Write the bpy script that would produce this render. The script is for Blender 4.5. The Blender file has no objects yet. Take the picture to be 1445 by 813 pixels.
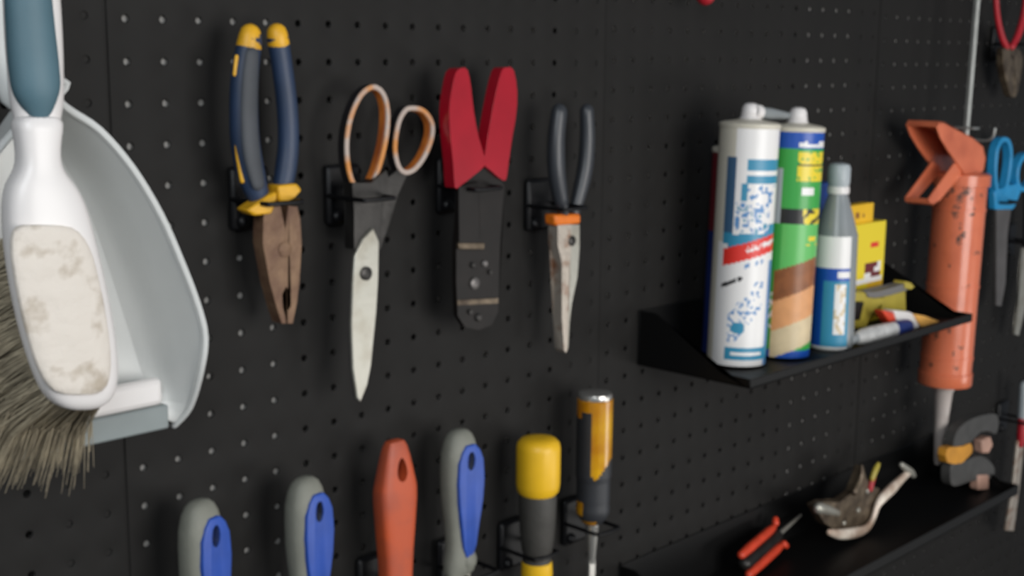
import bpy, bmesh, math, random
from mathutils import Vector, Matrix, Euler, noise
random.seed(7)
scn = bpy.context.scene
COL = scn.collection
ZO = 1.50                      # height of the survey origin above the floor
PI = math.pi

# ------------------------------------------------------------------ camera
F = 1856.7284754434295
CAM = Vector((-0.4139525, -0.7243776, -0.0184152 + ZO))
ROT = Euler((1.3944647273, -0.0098022517, -0.7997020607), 'XYZ')
RM = ROT.to_matrix()
cd = bpy.data.cameras.new('camera')
cam = bpy.data.objects.new('camera', cd); COL.objects.link(cam)
cam.location = CAM; cam.rotation_euler = ROT
cd.sensor_fit = 'HORIZONTAL'; cd.sensor_width = 36.0; cd.lens = F * 36 / 1445
cd.clip_start = 0.02
scn.camera = cam
cd.dof.use_dof = True; cd.dof.focus_distance = .25; cd.dof.aperture_fstop = 50

def ray(px, py):
    return RM @ Vector(((px - 722.5) / F, (406.5 - py) / F, -1))
def at(px, py, d):             # survey: the point seen at (px,py) that stands d in front of the board
    v = ray(px, py); t = (-d - CAM.y) / v.y
    return CAM + v * t
def atz(px, py, z):            # same, for a known height
    v = ray(px, py); t = (z - CAM.z) / v.z
    return CAM + v * t
def depth(p):
    return -((RM.transposed() @ (p - CAM)).z)
def rad(wpx, p):
    return wpx * 0.5 * depth(p) / F

# ------------------------------------------------------------------ materials
def mat(name, col, rough=.5, metal=0.0, var=0.0, vscale=40, bump=0.0, bscale=200, col2=None, cut=None, trans=0.0, spec=.5, coat=0.0, emit=None, detail=4, sss=0):
    m = bpy.data.materials.new(name); m.use_nodes = True
    nt = m.node_tree; b = nt.nodes['Principled BSDF']
    def lin(c): return tuple((x/12.92 if x <= .04045 else ((x+.055)/1.055)**2.4) for x in [k/255 for k in c]) + (1,)
    c1 = lin(col)
    b.inputs['Base Color'].default_value = c1
    b.inputs['Roughness'].default_value = rough
    b.inputs['Metallic'].default_value = metal
    b.inputs['Specular IOR Level'].default_value = spec
    b.inputs['Transmission Weight'].default_value = trans
    b.inputs['Coat Weight'].default_value = coat
    tc = nt.nodes.new('ShaderNodeTexCoord')
    if var > 0 or col2:
        n = nt.nodes.new('ShaderNodeTexNoise'); n.inputs['Scale'].default_value = vscale; n.inputs['Detail'].default_value = detail
        nt.links.new(tc.outputs['Object'], n.inputs['Vector'])
        r = nt.nodes.new('ShaderNodeValToRGB')
        c2 = lin(col2) if col2 else tuple(x*(1-var) for x in c1[:3]) + (1,)
        a, z = cut if cut else (.35, .65)
        r.color_ramp.elements[0].position = a; r.color_ramp.elements[0].color = c1
        r.color_ramp.elements[1].position = z; r.color_ramp.elements[1].color = c2
        nt.links.new(n.outputs['Fac'], r.inputs['Fac']); nt.links.new(r.outputs['Color'], b.inputs['Base Color'])
    if bump > 0:
        n2 = nt.nodes.new('ShaderNodeTexNoise'); n2.inputs['Scale'].default_value = bscale; n2.inputs['Detail'].default_value = 3
        nt.links.new(tc.outputs['Object'], n2.inputs['Vector'])
        bp = nt.nodes.new('ShaderNodeBump'); bp.inputs['Strength'].default_value = bump; bp.inputs['Distance'].default_value = .002
        nt.links.new(n2.outputs['Fac'], bp.inputs['Height']); nt.links.new(bp.outputs['Normal'], b.inputs['Normal'])
    return m
M = {}
M['board'] = mat('black satin board paint', (36, 35, 34), .6, spec=.11, var=.10, vscale=9, bump=.03, bscale=1500)
M['wall'] = mat('wall paint', (150, 148, 144), .8, var=.1)
M['concrete'] = mat('concrete', (74, 72, 70), .85, var=.25, vscale=5, bump=.2)
M['ceil'] = mat('ceiling paint', (190, 188, 184), .9, var=.05)
M['blackplastic'] = mat('black plastic', (13, 13, 15), .42, spec=.3)
M['blacksteel'] = mat('black powder coated steel', (11, 11, 11), .5, spec=.25)
M['navy'] = mat('navy rubber', (36, 54, 82), .5, var=.3, vscale=30)
M['greynavy'] = mat('grey rubber inlay', (62, 66, 72), .6, var=.25, vscale=40)
M['yellow'] = mat('yellow plastic', (224, 168, 30), .45, var=.25, vscale=60)
M['capyellow'] = mat('bright yellow plastic', (236, 186, 32), .42, var=.08, vscale=40)
M['rust'] = mat('rusty steel', (132, 104, 80), .62, metal=.25, col2=(100, 72, 56), vscale=60, bump=.4, bscale=300)
M['darksteel'] = mat('dark steel', (68, 66, 64), .4, metal=.7, var=.4, vscale=60, bump=.1)
M['steel'] = mat('worn steel', (172, 170, 160), .36, metal=.55, col2=(150, 144, 130), vscale=50, cut=(.45, .75), bump=.1)
M['rustedsteel'] = mat('steel with rust stains', (182, 172, 160), .4, metal=.5, col2=(128, 84, 54), vscale=70, cut=(.5, .68), bump=.2)
M['ringblack'] = mat('black scissor plastic', (30, 28, 30), .4)
M['ringedge'] = mat('pale worn rim', (176, 160, 150), .5, col2=(196, 128, 60), vscale=45, cut=(.45, .6))
M['orange'] = mat('orange liner', (206, 120, 44), .5, col2=(150, 74, 34), vscale=40)
M['collar'] = mat('orange collar', (232, 120, 24), .5, var=.2, vscale=80)
M['redgrip'] = mat('glossy red dip grip', (166, 16, 36), .26, var=.15, vscale=30, coat=.3)
M['stripsteel'] = mat('blackened steel', (28, 24, 22), .5, metal=0, var=.3, vscale=70, spec=.28)
M['blackgrip'] = mat('black dip grip', (50, 53, 58), .36, var=.15, vscale=40)
M['greyrubber'] = mat('grey rubber', (126, 127, 117), .6, var=.15, vscale=60, bump=.1)
M['blue'] = mat('blue plastic', (42, 80, 170), .42, var=.15, vscale=60)
M['orangehandle'] = mat('orange red handle plastic', (188, 80, 42), .5, col2=(158, 74, 52), vscale=35, cut=(.42, .7), bump=.05)
M['darkgrip'] = mat('dark rubber grip', (62, 60, 56), .6, var=.2, vscale=60, bump=.15)
M['amber'] = mat('amber handle plastic', (226, 170, 22), .22, col2=(190, 120, 16), vscale=35, coat=.4, trans=.15)
M['charcoal'] = mat('charcoal overmould', (48, 50, 54), .5, var=.15)
M['chrome'] = mat('bright metal', (214, 212, 206), .25, metal=.8, var=.1)
M['pan'] = mat('pale grey dustpan plastic', (206, 208, 206), .42, var=.05, vscale=12, bump=.04)
M['panlip'] = mat('grey rubber lip', (134, 142, 142), .6, var=.1)
M['white'] = mat('white plastic', (226, 222, 220), .35, var=.04, vscale=20)
M['teal'] = mat('grey teal soft grip', (78, 108, 120), .55, var=.12, vscale=30, bump=.05)
M['dirt'] = mat('dirty scuffed plastic', (212, 204, 194), .6, col2=(176, 164, 148), vscale=42, cut=(.52, .62), bump=1.0, bscale=70)
M['bristle'] = mat('worn bristles', (176, 164, 140), .7, var=.45, vscale=60)
M['tubewhite'] = mat('white cartridge plastic', (232, 230, 228), .32)
M['beige'] = mat('ivory plastic', (206, 200, 184), .4)
M['pblue'] = mat('print slate blue', (60, 92, 122), .4)
M['pteal'] = mat('print teal', (54, 138, 172), .4)
M['pmid'] = mat('print mid blue', (92, 140, 190), .4)
M['pred'] = mat('print red', (222, 52, 42), .4)
M['pblack'] = mat('print black', (30, 30, 32), .4)
M['pgreen'] = mat('print green', (58, 160, 70), .35)
M['pgreen2'] = mat('print light green', (96, 186, 96), .35)
M['proyal'] = mat('print royal blue', (24, 78, 170), .35)
M['pyellow'] = mat('print yellow', (232, 208, 48), .35)
M['pwood'] = mat('print brown wood', (150, 90, 48), .4, var=.3, vscale=90)
M['porange'] = mat('print light wood', (222, 158, 104), .4, var=.12, vscale=90)
M['ptan'] = mat('print pale wood', (214, 194, 156), .4, var=.12, vscale=90)
M['pgrey'] = mat('print pale grey', (178, 186, 194), .4)
M['pmaroon'] = mat('print maroon', (104, 34, 40), .4)
M['pnavy'] = mat('print navy', (30, 46, 104), .4)
M['clear'] = mat('cloudy clear plastic', (160, 166, 168), .25, trans=.35)
M['capgrey'] = mat('grey cap plastic', (166, 174, 178), .4)
M['olive'] = mat('olive yellow plastic', (176, 160, 62), .45, var=.15)
M['midgrey'] = mat('mid grey plastic', (112, 110, 108), .45)
M['foil'] = mat('crumpled foil tube', (214, 214, 212), .4, metal=.2, var=.25, vscale=90, bump=.8, bscale=160)
M['tanorange'] = mat('tan orange print', (232, 174, 90), .45)
M['gun'] = mat('orange enamel', (220, 118, 82), .28, col2=(186, 92, 62), vscale=22, cut=(.5, .8), coat=.25, bump=.06)
M['gunmark'] = mat('scuffed dark enamel', (122, 78, 62), .5, var=.4, vscale=80)
M['nozzle'] = mat('cloudy nozzle plastic', (188, 178, 172), .4, var=.15)
M['rod'] = mat('galvanised rod', (176, 178, 174), .32, metal=.6, var=.2, vscale=60)
M['cyanblue'] = mat('sky blue handle plastic', (42, 150, 206), .42, var=.15, vscale=50)
M['greysteel'] = mat('grey blade steel', (112, 108, 106), .4, metal=.5, var=.2)
M['clampgrey'] = mat('grey clamp enamel', (70, 69, 67), .5, var=.25, vscale=60)
M['clampyellow'] = mat('amber clamp grip', (214, 148, 44), .5, var=.2, vscale=60)
M['pinkpad'] = mat('pale pink pad', (190, 150, 132), .5, var=.2)
M['brasssteel'] = mat('warm worn metal', (118, 104, 86), .38, metal=.5, col2=(70, 58, 46), vscale=70, bump=.3)
M['brightwarm'] = mat('bright worn metal', (244, 232, 216), .28, metal=.1, col2=(176, 150, 130), vscale=45)
M['redorange'] = mat('red orange plastic', (226, 74, 46), .42, var=.2, vscale=70)
M['redpliers'] = mat('dull red grip', (176, 32, 44), .45, var=.2)

# ------------------------------------------------------------------ object helpers
ROOTLOC = {}
def tag(o, label=None, cat=None, group=None, kind=None):
    if label: o['label'] = label
    if cat: o['category'] = cat
    if group: o['group'] = group
    if kind: o['kind'] = kind
    return o
def thing(name, label, cat, loc=(0, 0, 0), group=None):
    o = bpy.data.objects.new(name, None); COL.objects.link(o)
    o.location = loc; o.empty_display_size = .02
    ROOTLOC[o.name] = Vector(loc)
    return tag(o, label, cat, group)
def obj(name, bm, mats, parent=None, smooth=True, bevel=0, seg=2, subsurf=0, solid=0, label=None, world=True):
    if not isinstance(mats, (list, tuple)): mats = [mats]
    bmesh.ops.recalc_face_normals(bm, faces=bm.faces[:])
    me = bpy.data.meshes.new(name); 
    if parent is not None and world:
        r = parent
        while r.parent: r = r.parent
        bmesh.ops.translate(bm, verts=bm.verts[:], vec=-ROOTLOC[r.name])
    for f in bm.faces: f.smooth = smooth
    bm.to_mesh(me); bm.free()
    for m in mats: me.materials.append(m if not isinstance(m, str) else M[m])
    o = bpy.data.objects.new(name, me); COL.objects.link(o)
    if parent is not None: o.parent = parent
    if solid:
        s = o.modifiers.new('solid', 'SOLIDIFY'); s.thickness = solid; s.offset = 0
    if bevel:
        b = o.modifiers.new('bevel', 'BEVEL'); b.width = bevel; b.segments = seg; b.limit_method = 'ANGLE'; b.angle_limit = math.radians(35)
    if subsurf:
        s = o.modifiers.new('sub', 'SUBSURF'); s.levels = subsurf; s.render_levels = subsurf
    if smooth:
        try: me.set_sharp_from_angle(angle=math.radians(40))
        except Exception: pass
    if label: o['label'] = label
    return o
def dup(root, loc, label, group=None, name=None):
    r = root.copy(); COL.objects.link(r); r.location = loc; r['label'] = label
    if group: r['group'] = group
    for ch in [c for c in root.children]:
        c = ch.copy(); COL.objects.link(c); c.parent = r
        for g in [k for k in ch.children]:
            d = g.copy(); COL.objects.link(d); d.parent = c
    return r
def cut(o, cutbm):             # subtract a shape from a mesh object, at once
    bmesh.ops.recalc_face_normals(cutbm, faces=cutbm.faces[:])
    me = bpy.data.meshes.new('cut'); cutbm.to_mesh(me); cutbm.free()
    c = bpy.data.objects.new('cut', me); COL.objects.link(c)
    r = o
    while r.parent: r = r.parent
    c.parent = r
    b = o.modifiers.new('cut', 'BOOLEAN'); b.object = c; b.operation = 'DIFFERENCE'; b.solver = 'EXACT'
    bpy.context.view_layer.update()
    dg = bpy.context.evaluated_depsgraph_get()
    nm = bpy.data.meshes.new_from_object(o.evaluated_get(dg))
    o.modifiers.clear(); old = o.data; o.data = nm; nm.name = old.name
    bpy.data.objects.remove(c); bpy.data.meshes.remove(me)
    try: nm.set_sharp_from_angle(angle=math.radians(35))
    except Exception: pass

# ------------------------------------------------------------------ shape helpers (add to a bmesh)
def B(): return bmesh.new()
def add_box(bm, lo, hi, mi=0):
    x0, y0, z0 = lo; x1, y1, z1 = hi
    v = [bm.verts.new(p) for p in ((x0,y0,z0),(x1,y0,z0),(x1,y1,z0),(x0,y1,z0),(x0,y0,z1),(x1,y0,z1),(x1,y1,z1),(x0,y1,z1))]
    for f in ((0,1,2,3),(4,5,6,7),(0,1,5,4),(1,2,6,5),(2,3,7,6),(3,0,4,7)):
        bm.faces.new([v[i] for i in f]).material_index = mi
def add_rings(bm, rings, cap=True, closed=False, mi=0):
    R = [[bm.verts.new(p) for p in r] for r in rings]
    n = len(R[0]); k = len(R)
    for i in range(k if closed else k - 1):
        a, b = R[i], R[(i + 1) % k]
        for j in range(n):
            f = bm.faces.new((a[j], a[(j+1) % n], b[(j+1) % n], b[j])); f.material_index = mi
    if cap and not closed:
        bm.faces.new(R[0][::-1]).material_index = mi; bm.faces.new(R[-1]).material_index = mi
def catmull(P, n):
    out = []
    m = len(P)
    for i in range(m - 1):
        p0, p1, p2, p3 = P[max(i-1,0)], P[i], P[i+1], P[min(i+2,m-1)]
        for k in range(n):
            t = k / n
            out.append(.5*((2*p1)+(p2-p0)*t+(2*p0-5*p1+4*p2-p3)*t*t+(3*p1-p0-3*p2+p3)*t**3))
    out.append(P[-1]); return out
def add_tube(bm, path, radii, flat=1.0, n=16, sub=5, round_ends=True, mi=0, up=Vector((0,-1,0))):
    """a tapering round bar; flat scales its thickness across the board's normal"""
    P = [Vector(p) for p in path]
    Q = catmull([Vector((p.x, p.y, p.z, r)) for p, r in zip(P, radii)], sub) if len(P) > 2 else [Vector((p.x,p.y,p.z,r)) for p, r in zip(P, radii)]
    C = [Vector(q[:3]) for q in Q]; Rr = [max(q[3], 1e-5) for q in Q]
    rings = []
    def ring(c, t, r):
        s = t.cross(up); 
        if s.length < 1e-5: s = t.cross(Vector((1,0,0)))
        s.normalize(); u = s.cross(t).normalized()
        return [c + s*(r*math.cos(2*PI*k/n)) + u*(r*flat*math.sin(2*PI*k/n)) for k in range(n)]
    T = []
    for i in range(len(C)):
        T.append((C[min(i+1,len(C)-1)] - C[max(i-1,0)]).normalized())
    if round_ends:
        for a in (80, 55, 30):
            a = math.radians(a); rings.append(ring(C[0] - T[0]*Rr[0]*math.sin(a), T[0], Rr[0]*math.cos(a)))
    for c, t, r in zip(C, T, Rr): rings.append(ring(c, t, r))
    if round_ends:
        for a in (30, 55, 80):
            a = math.radians(a); rings.append(ring(C[-1] + T[-1]*Rr[-1]*math.sin(a), T[-1], Rr[-1]*math.cos(a)))
    add_rings(bm, rings, mi=mi)
def add_lathe(bm, base, prof, n=32, axis=Vector((0,0,1)), paint=None, face=None, mi=0, cap=True):
    """profile of (radius, height) turned about an axis; paint(u, h) picks a material index, u=-1..1 across the side seen from 'face'"""
    axis = axis.normalized()
    f = Vector(face) if face else Vector((0,-1,0))
    f = f - axis*f.dot(axis)
    if f.length < 1e-4: f = Vector((1,0,0)) - axis*axis.x
    f.normalize(); s = axis.cross(f).normalized() * 1  # s points to the right as seen from 'face'
    rings = []
    for r, h in prof:
        rings.append([base + axis*h + (f*math.cos(2*PI*k/n) + s*math.sin(2*PI*k/n))*max(r,1e-5) for k in range(n)])
    R = [[bm.verts.new(p) for p in r] for r in rings]
    for i in range(len(R)-1):
        for k in range(n):
            fc = bm.faces.new((R[i][k], R[i][(k+1)%n], R[i+1][(k+1)%n], R[i+1][k]))
            a = 2*PI*(k+.5)/n
            if paint:
                front = math.cos(a) > -.15
                fc.material_index = paint(math.sin(a) if front else 9, (prof[i][1]+prof[i+1][1])/2)
            else: fc.material_index = mi
    if cap:
        bm.faces.new(R[0][::-1]).material_index = mi; bm.faces.new(R[-1]).material_index = mi
def add_prism(bm, pts, vec, mi=0):
    """a closed outline given thickness along vec"""
    vec = Vector(vec)
    a = [bm.verts.new(p) for p in pts]; b = [bm.verts.new(Vector(p) + vec) for p in pts]
    n = len(pts)
    bm.faces.new(a).material_index = mi; bm.faces.new(b[::-1]).material_index = mi
    for i in range(n):
        bm.faces.new((a[i], b[i], b[(i+1)%n], a[(i+1)%n])).material_index = mi
    bmesh.ops.triangulate(bm, faces=[f for f in bm.faces if len(f.verts) > 4])
def plate(px, d, t, smooth_n=0):
    """survey outline standing d off the board, with thickness t back towards the board"""
    P = [at(x, y, d) for x, y in px]
    if smooth_n:
        Q = P + P[:3]; m = len(P); out = []
        for i in range(m):
            p0, p1, p2, p3 = P[i-1], P[i], P[(i+1)%m], P[(i+2)%m]
            for k in range(smooth_n):
                u = k/smooth_n
                out.append(.5*((2*p1)+(p2-p0)*u+(2*p0-5*p1+4*p2-p3)*u*u+(3*p1-p0-3*p2+p3)*u**3))
        P = out
    bm = B(); add_prism(bm, P, (0, t, 0)); return bm
def bar(bm, pxw, d, flat=1.0, **k):
    """round bar through surveyed centre points (px, py, width)"""
    P = [at(x, y, d) for x, y, w in pxw]
    add_tube(bm, P, [rad(w, p) for (x, y, w), p in zip(pxw, P)], flat, **k)
def superring(c, w, t, n=24, e=3.0):
    out = []
    for k in range(n):
        a = 2*PI*k/n; ca, sa = math.cos(a), math.sin(a)
        out.append(Vector((c[0] + w/2*math.copysign(abs(ca)**(2/e), ca), c[1] + t/2*math.copysign(abs(sa)**(2/e), sa), c[2])))
    return out

# ------------------------------------------------------------------ room
bm = B()
for a, b, y in ((-2.2, -.012, .02), (-.012, .115, .0030), (.115, .76, .02), (.76, .868, .0019), (.868, .918, .02), (.918, 3.4, .0019)): add_box(bm, (a, y, 0), (b, .12, 2.7))  # invented steps: wall brought close behind some holes so they show bright
tag(obj('wall_back', bm, 'wall', smooth=False), kind='structure')
bm = B(); add_box(bm, (-2.2, -3.6, -.1), (3.4, .12, 0)); tag(obj('floor', bm, 'concrete', smooth=False), kind='structure')

# ------------------------------------------------------------------ pegboard panels
P_ = .0254
def panel_mesh(c0=0, ncol=18, r0=-4, nrow=44):
    bm = B(); n = 12; hr = .0022; rr = .0007; th = .0010
    sq = []
    for k in range(n):
        a = 2*PI*(k+.5)/n; ca, sa = math.cos(a), math.sin(a); s = 1/max(abs(ca), abs(sa)); sq.append((ca*s*P_/2, sa*s*P_/2))
    # make the corners land on the cell's corners
    sq = []
    for k in range(n):
        a = 2*PI*k/n + PI/4
        ca, sa = math.cos(a), math.sin(a); s = 1/max(abs(ca), abs(sa)); sq.append((ca*s*P_/2, sa*s*P_/2))
    for c in range(ncol):
        for r in range(nrow):
            cx, cz = c*P_, -(r + r0)*P_
            rings = [[Vector((cx+x, -th, cz+z)) for x, z in sq]]
            for q in (0, 1, 2, 3):
                b = q*PI/6
                rad_ = hr + rr - rr*math.sin(b); dep = rr - rr*math.cos(b)
                rings.append([Vector((cx+rad_*math.cos(2*PI*k/n+PI/4), -th+dep, cz+rad_*math.sin(2*PI*k/n+PI/4))) for k in range(n)])
            rings.append([Vector((cx+hr*math.cos(2*PI*k/n+PI/4), 0, cz+hr*math.sin(2*PI*k/n+PI/4))) for k in range(n)])
            add_rings(bm, rings, cap=False)
    bmesh.ops.remove_doubles(bm, verts=bm.verts[:], dist=1e-5)
    # folded edges
    x0, x1 = -P_/2, (ncol-.5)*P_; z1 = -(r0-.5)*P_; z0 = -(r0+nrow-.5)*P_
    # trim 1 mm at each side, then roll the edge back to the wall
    for v in bm.verts:
        if v.co.x < x0 + 1e-4: v.co.x += .0008
        if v.co.x > x1 - 1e-4: v.co.x -= .0008
    a = x0 + .0008; b = x1 - .0008
    for xx, s in ((a, -1), (b, 1)):
        prof = [(xx, -th), (xx + s*.0003, -th+.0002), (xx + s*.0004, -th+.0006), (xx + s*.0004, .0002)]
        for (p, q) in zip(prof, prof[1:]):
            f = bm.faces.new([bm.verts.new((p[0], p[1], z0)), bm.verts.new((q[0], q[1], z0)), bm.verts.new((q[0], q[1], z1)), bm.verts.new((p[0], p[1], z1))])
    add_box(bm, (b - .0455, .0001, z0), (b + .0035, .0006, z1))
    return bm
PT = .0010
def make_panel():
    bm = panel_mesh()
    bmesh.ops.recalc_face_normals(bm, faces=bm.faces[:])
    return tag(obj('pegboard_panel', bm, 'board'), None, 'pegboard', 'black pegboard panels')
# the drilled face of every panel is the plane the survey is measured from (y = 0)
panels = [(-18*P_-.0011, .0012, 'black pegboard panel at left edge, behind the bristles of the hand brush'),
          (0, 0, 'black pegboard panel behind the navy pliers, scissors and red stripper'),
          (18*P_-.0020, .0030, 'black pegboard panel behind the shelf of white and green cartridges'),
          (36*P_-.0007, -.0006, 'black pegboard panel behind the orange caulking gun'),
          (54*P_-.0007, 0, 'black pegboard panel at right edge beyond the caulking gun')]
p0 = None
for x, dz, lab in panels:
    if p0 is None: p = p0 = make_panel()
    else: p = p0.copy(); COL.objects.link(p)
    p.location = (x, PT, ZO + dz); p['label'] = lab

# ------------------------------------------------------------------ black tool holders
HG = 'black plastic tool holders on the board'
def make_holder(loc, label):
    t = thing('tool_holder', label, 'tool holder', loc, HG)
    bm = B(); add_box(bm, (-.015, -.006, -.021), (.015, 0, .021)); obj('back_plate', bm, 'blackplastic', t, bevel=.003, world=False)
    bm = B()
    pts = [Vector(p) for p in ((-.0135, -.004, 0), (-.0135, -.038, 0), (-.010, -.0435, 0), (.010, -.0435, 0), (.0135, -.038, 0), (.0135, -.004, 0))]
    add_tube(bm, pts, [.0016]*6, n=10, up=Vector((0, 0, 1)))
    obj('loop', bm, 'blackplastic', t, world=False)
    bm = B(); add_lathe(bm, Vector((-.0075, -.006, -.0145)), [(.0048, 0), (.0046, .002), (.0032, .0036), (.0012, .0044)], 16, Vector((0, -1, 0)))
    obj('knob', bm, 'blackplastic', t, world=False)
    return t
H0 = None
def holder(pxl, pyc, label, dx=0):
    global H0
    p = at(pxl, pyc, 0); loc = (p.x + .015 + dx, 0, p.z)
    if H0 is None: H0 = make_holder(loc, label)
    else: dup(H0, loc, label, HG)
holder(320, 281, 'black tool holder gripping the navy and yellow pliers')
holder(455, 276, 'black tool holder gripping the long scissors with orange-lined rings')
holder(612, 262, 'black tool holder gripping the red-handled wire stripper')
holder(738, 290, 'black tool holder gripping the black-handled long-nose pliers')
holder(500, 826, 'black tool holder at bottom edge behind the orange handle')
holder(613, 798, 'black tool holder at bottom edge behind the third blue and grey handle')
holder(700, 772, 'black tool holder behind the yellow-capped dark grip')
holder(790, 738, 'black tool holder behind the amber chisel handle')
holder(1376, 283, 'black tool holder gripping the sky blue scissors')
holder(1396, 62, 'black tool holder gripping the red-handled pincers in the top right corner')
holder(1414, 340, 'black tool holder at right edge gripping the narrow steel blade')
holder(1404, 590, 'black tool holder at right edge gripping the pale-shafted screwdriver')

# ------------------------------------------------------------------ navy and yellow pliers
D = .026
t = thing('pliers', 'rusty-jawed combination pliers with navy and yellow handles', 'pliers', at(395, 300, D))
# left handle
bm = B(); bar(bm, [(353, 56, 36), (346, 100, 41), (344, 150, 43), (346, 200, 44), (354, 245, 42), (366, 280, 32)], D+.002, .8); h = obj('handle', bm, 'navy', t)
bm = B(); bar(bm, [(356, 78, 22), (353, 120, 27), (352, 170, 28), (356, 220, 28), (364, 258, 22)], D+.0095, .35); obj('grip_inlay', bm, 'greynavy', h, label='dark grey grip inlay')
bm = B(); bar(bm, [(353, 50, 33), (351, 66, 38)], D+.002, .82, round_ends=True); obj('end_cap', bm, 'yellow', h, label='yellow handle end')
bm = B(); bar(bm, [(334, 80, 6), (331, 105, 6)], D+.004, .8); obj('side_stripe', bm, 'yellow', h, label='thin yellow edge stripe'); bm = B(); bar(bm, [(333, 190, 6), (336, 220, 8), (342, 255, 8)], D+.004, .8); obj('side_stripe', bm, 'yellow', h, label='thin yellow edge stripe')
bm = B(); add_prism(bm, [at(x, y, D+.011) for x, y in ((349, 297), (380, 276), (391, 270), (391, 284), (384, 302), (360, 305))], (0, .014, 0)); obj('guard', bm, 'yellow', h, bevel=.002, label='yellow thumb guard')
# right handle
bm = B(); bar(bm, [(392, 54, 32), (399, 100, 31), (405, 150, 31), (407, 200, 31), (403, 240, 32), (396, 276, 28)], D-.001, .9); h = obj('handle', bm, 'navy', t)
bm = B(); bar(bm, [(391, 48, 30), (393, 62, 32)], D-.001, .95); obj('end_cap', bm, 'yellow', h, label='yellow handle end')
bm = B(); add_prism(bm, [at(x, y, D+.009) for x, y in ((393, 262), (420, 259), (427, 268), (416, 280), (402, 286), (394, 284))], (0, .014, 0)); obj('guard', bm, 'yellow', h, bevel=.002, label='yellow thumb guard')
# jaws
J = D + .006
bm = plate([(372, 304), (380, 290), (396, 290), (403, 326), (403, 404), (398, 414), (399, 434), (403, 442), (404, 457), (398, 457), (391, 436), (381, 400), (371, 345)], J, .011)
obj('jaw', bm, 'rust', t, bevel=.0012)
bm = plate([(407, 290), (420, 292), (424, 310), (426, 345), (423, 395), (419, 428), (413, 457), (406, 457), (406, 440), (411, 432), (411, 414), (403, 404), (403, 326)], J, .011)
obj('jaw', bm, 'rust', t, bevel=.0012)
p = at(402, 352, J); bm = B(); add_lathe(bm, p, [(.0052, -.0118), (.0052, .0008), (.0036, .0016)], 20, Vector((0, -1, 0))); obj('pivot', bm, 'rust', t)

# ------------------------------------------------------------------ scissors
def loop_band(pxs, d, w, th, mi_in=0, n=4, closed=True):
    """ring handle: a band w deep, th thick swept round a surveyed loop; returns (outer, inner, rim) bmeshes"""
    P = [at(x, y, d) for x, y in pxs]; m = len(P); C = []
    for i in range(m):
        q0, q1, q2, q3 = P[i-1], P[i], P[(i+1)%m], P[(i+2)%m]
        for k in range(n):
            u = k/n; C.append(.5*((2*q1)+(q2-q0)*u+(2*q0-5*q1+4*q2-q3)*u*u+(3*q1-q0-3*q2+q3)*u**3))
    cen = sum(C, Vector())/len(C)
    def band(off0, off1, y0, y1):
        bm = B(); rings = []
        for i in range(len(C)):
            tg = (C[(i+1)%len(C)] - C[i-1]).normalized(); nr = tg.cross(Vector((0, 1, 0))).normalized()
            if nr.dot(C[i]-cen) < 0: nr = -nr
            a, b = C[i]+nr*off0, C[i]+nr*off1
            rings.append([a+Vector((0,y0,0)), b+Vector((0,y0,0)), b+Vector((0,y1,0)), a+Vector((0,y1,0))])
        add_rings(bm, rings, closed=True); return bm
    return band
D = .028
t = thing('scissors', 'long steel scissors with dark rings lined in orange', 'scissors', at(515, 330, D))
LR = [(527,124),(540,134),(546,158),(544,192),(536,228),(525,256),(512,266),(500,260),(492,235),(490,200),(496,165),(510,135)]
RR = [(578,154),(596,157),(608,173),(608,194),(598,220),(584,238),(571,242),(562,232),(558,208),(562,178),(569,161)]
for nm, L, dd in (('left', LR, D), ('right', RR, D-.004)):
    bd = loop_band(L, dd, .012, .004)
    h = obj('handle_ring', bd(.0002, .0022, .0004, .0075), 'ringblack', t, bevel=.0006)
    obj('inner_liner', bd(-.0014, .0004, .0008, .0070), 'orange', h, bevel=.0005, label='orange inner liner')
    obj('rim', bd(-.0012, .0024, -.0012, .0010), 'ringedge', h, bevel=.0008, label='pale worn rim')
bm = plate([(497,258),(524,258),(545,240),(549,252),(540,285),(537,330),(534,352),(500,352),(500,300)], D+.004, .010); obj('shank', bm, 'darksteel', t, bevel=.003)
bm = plate([(548,250),(566,236),(576,244),(562,275),(549,318),(537,352),(520,350),(536,300)], D-.004, .008); obj('shank', bm, 'darksteel', t, bevel=.002)
bm = plate([(527,322),(535,340),(534,400),(531,450),(525,510),(518,545),(509,568),(504,562),(498,520),(496,460),(498,400),(501,362),(512,338)], D+.006, .0028); obj('blade', bm, 'steel', t, bevel=.0008)
bm = plate([(523,340),(534,362),(528,410),(520,470),(513,525),(507,566),(502,560),(496,520),(493,460),(495,400),(501,362)], D+.0028, .0026); obj('blade', bm, 'greysteel', t, bevel=.0008)
p = at(516, 386, D+.006); bm = B(); add_lathe(bm, p, [(.0048, -.004), (.0048, .0012), (.003, .002)], 20, Vector((0,-1,0))); obj('pivot_screw', bm, 'darksteel', t)

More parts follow.
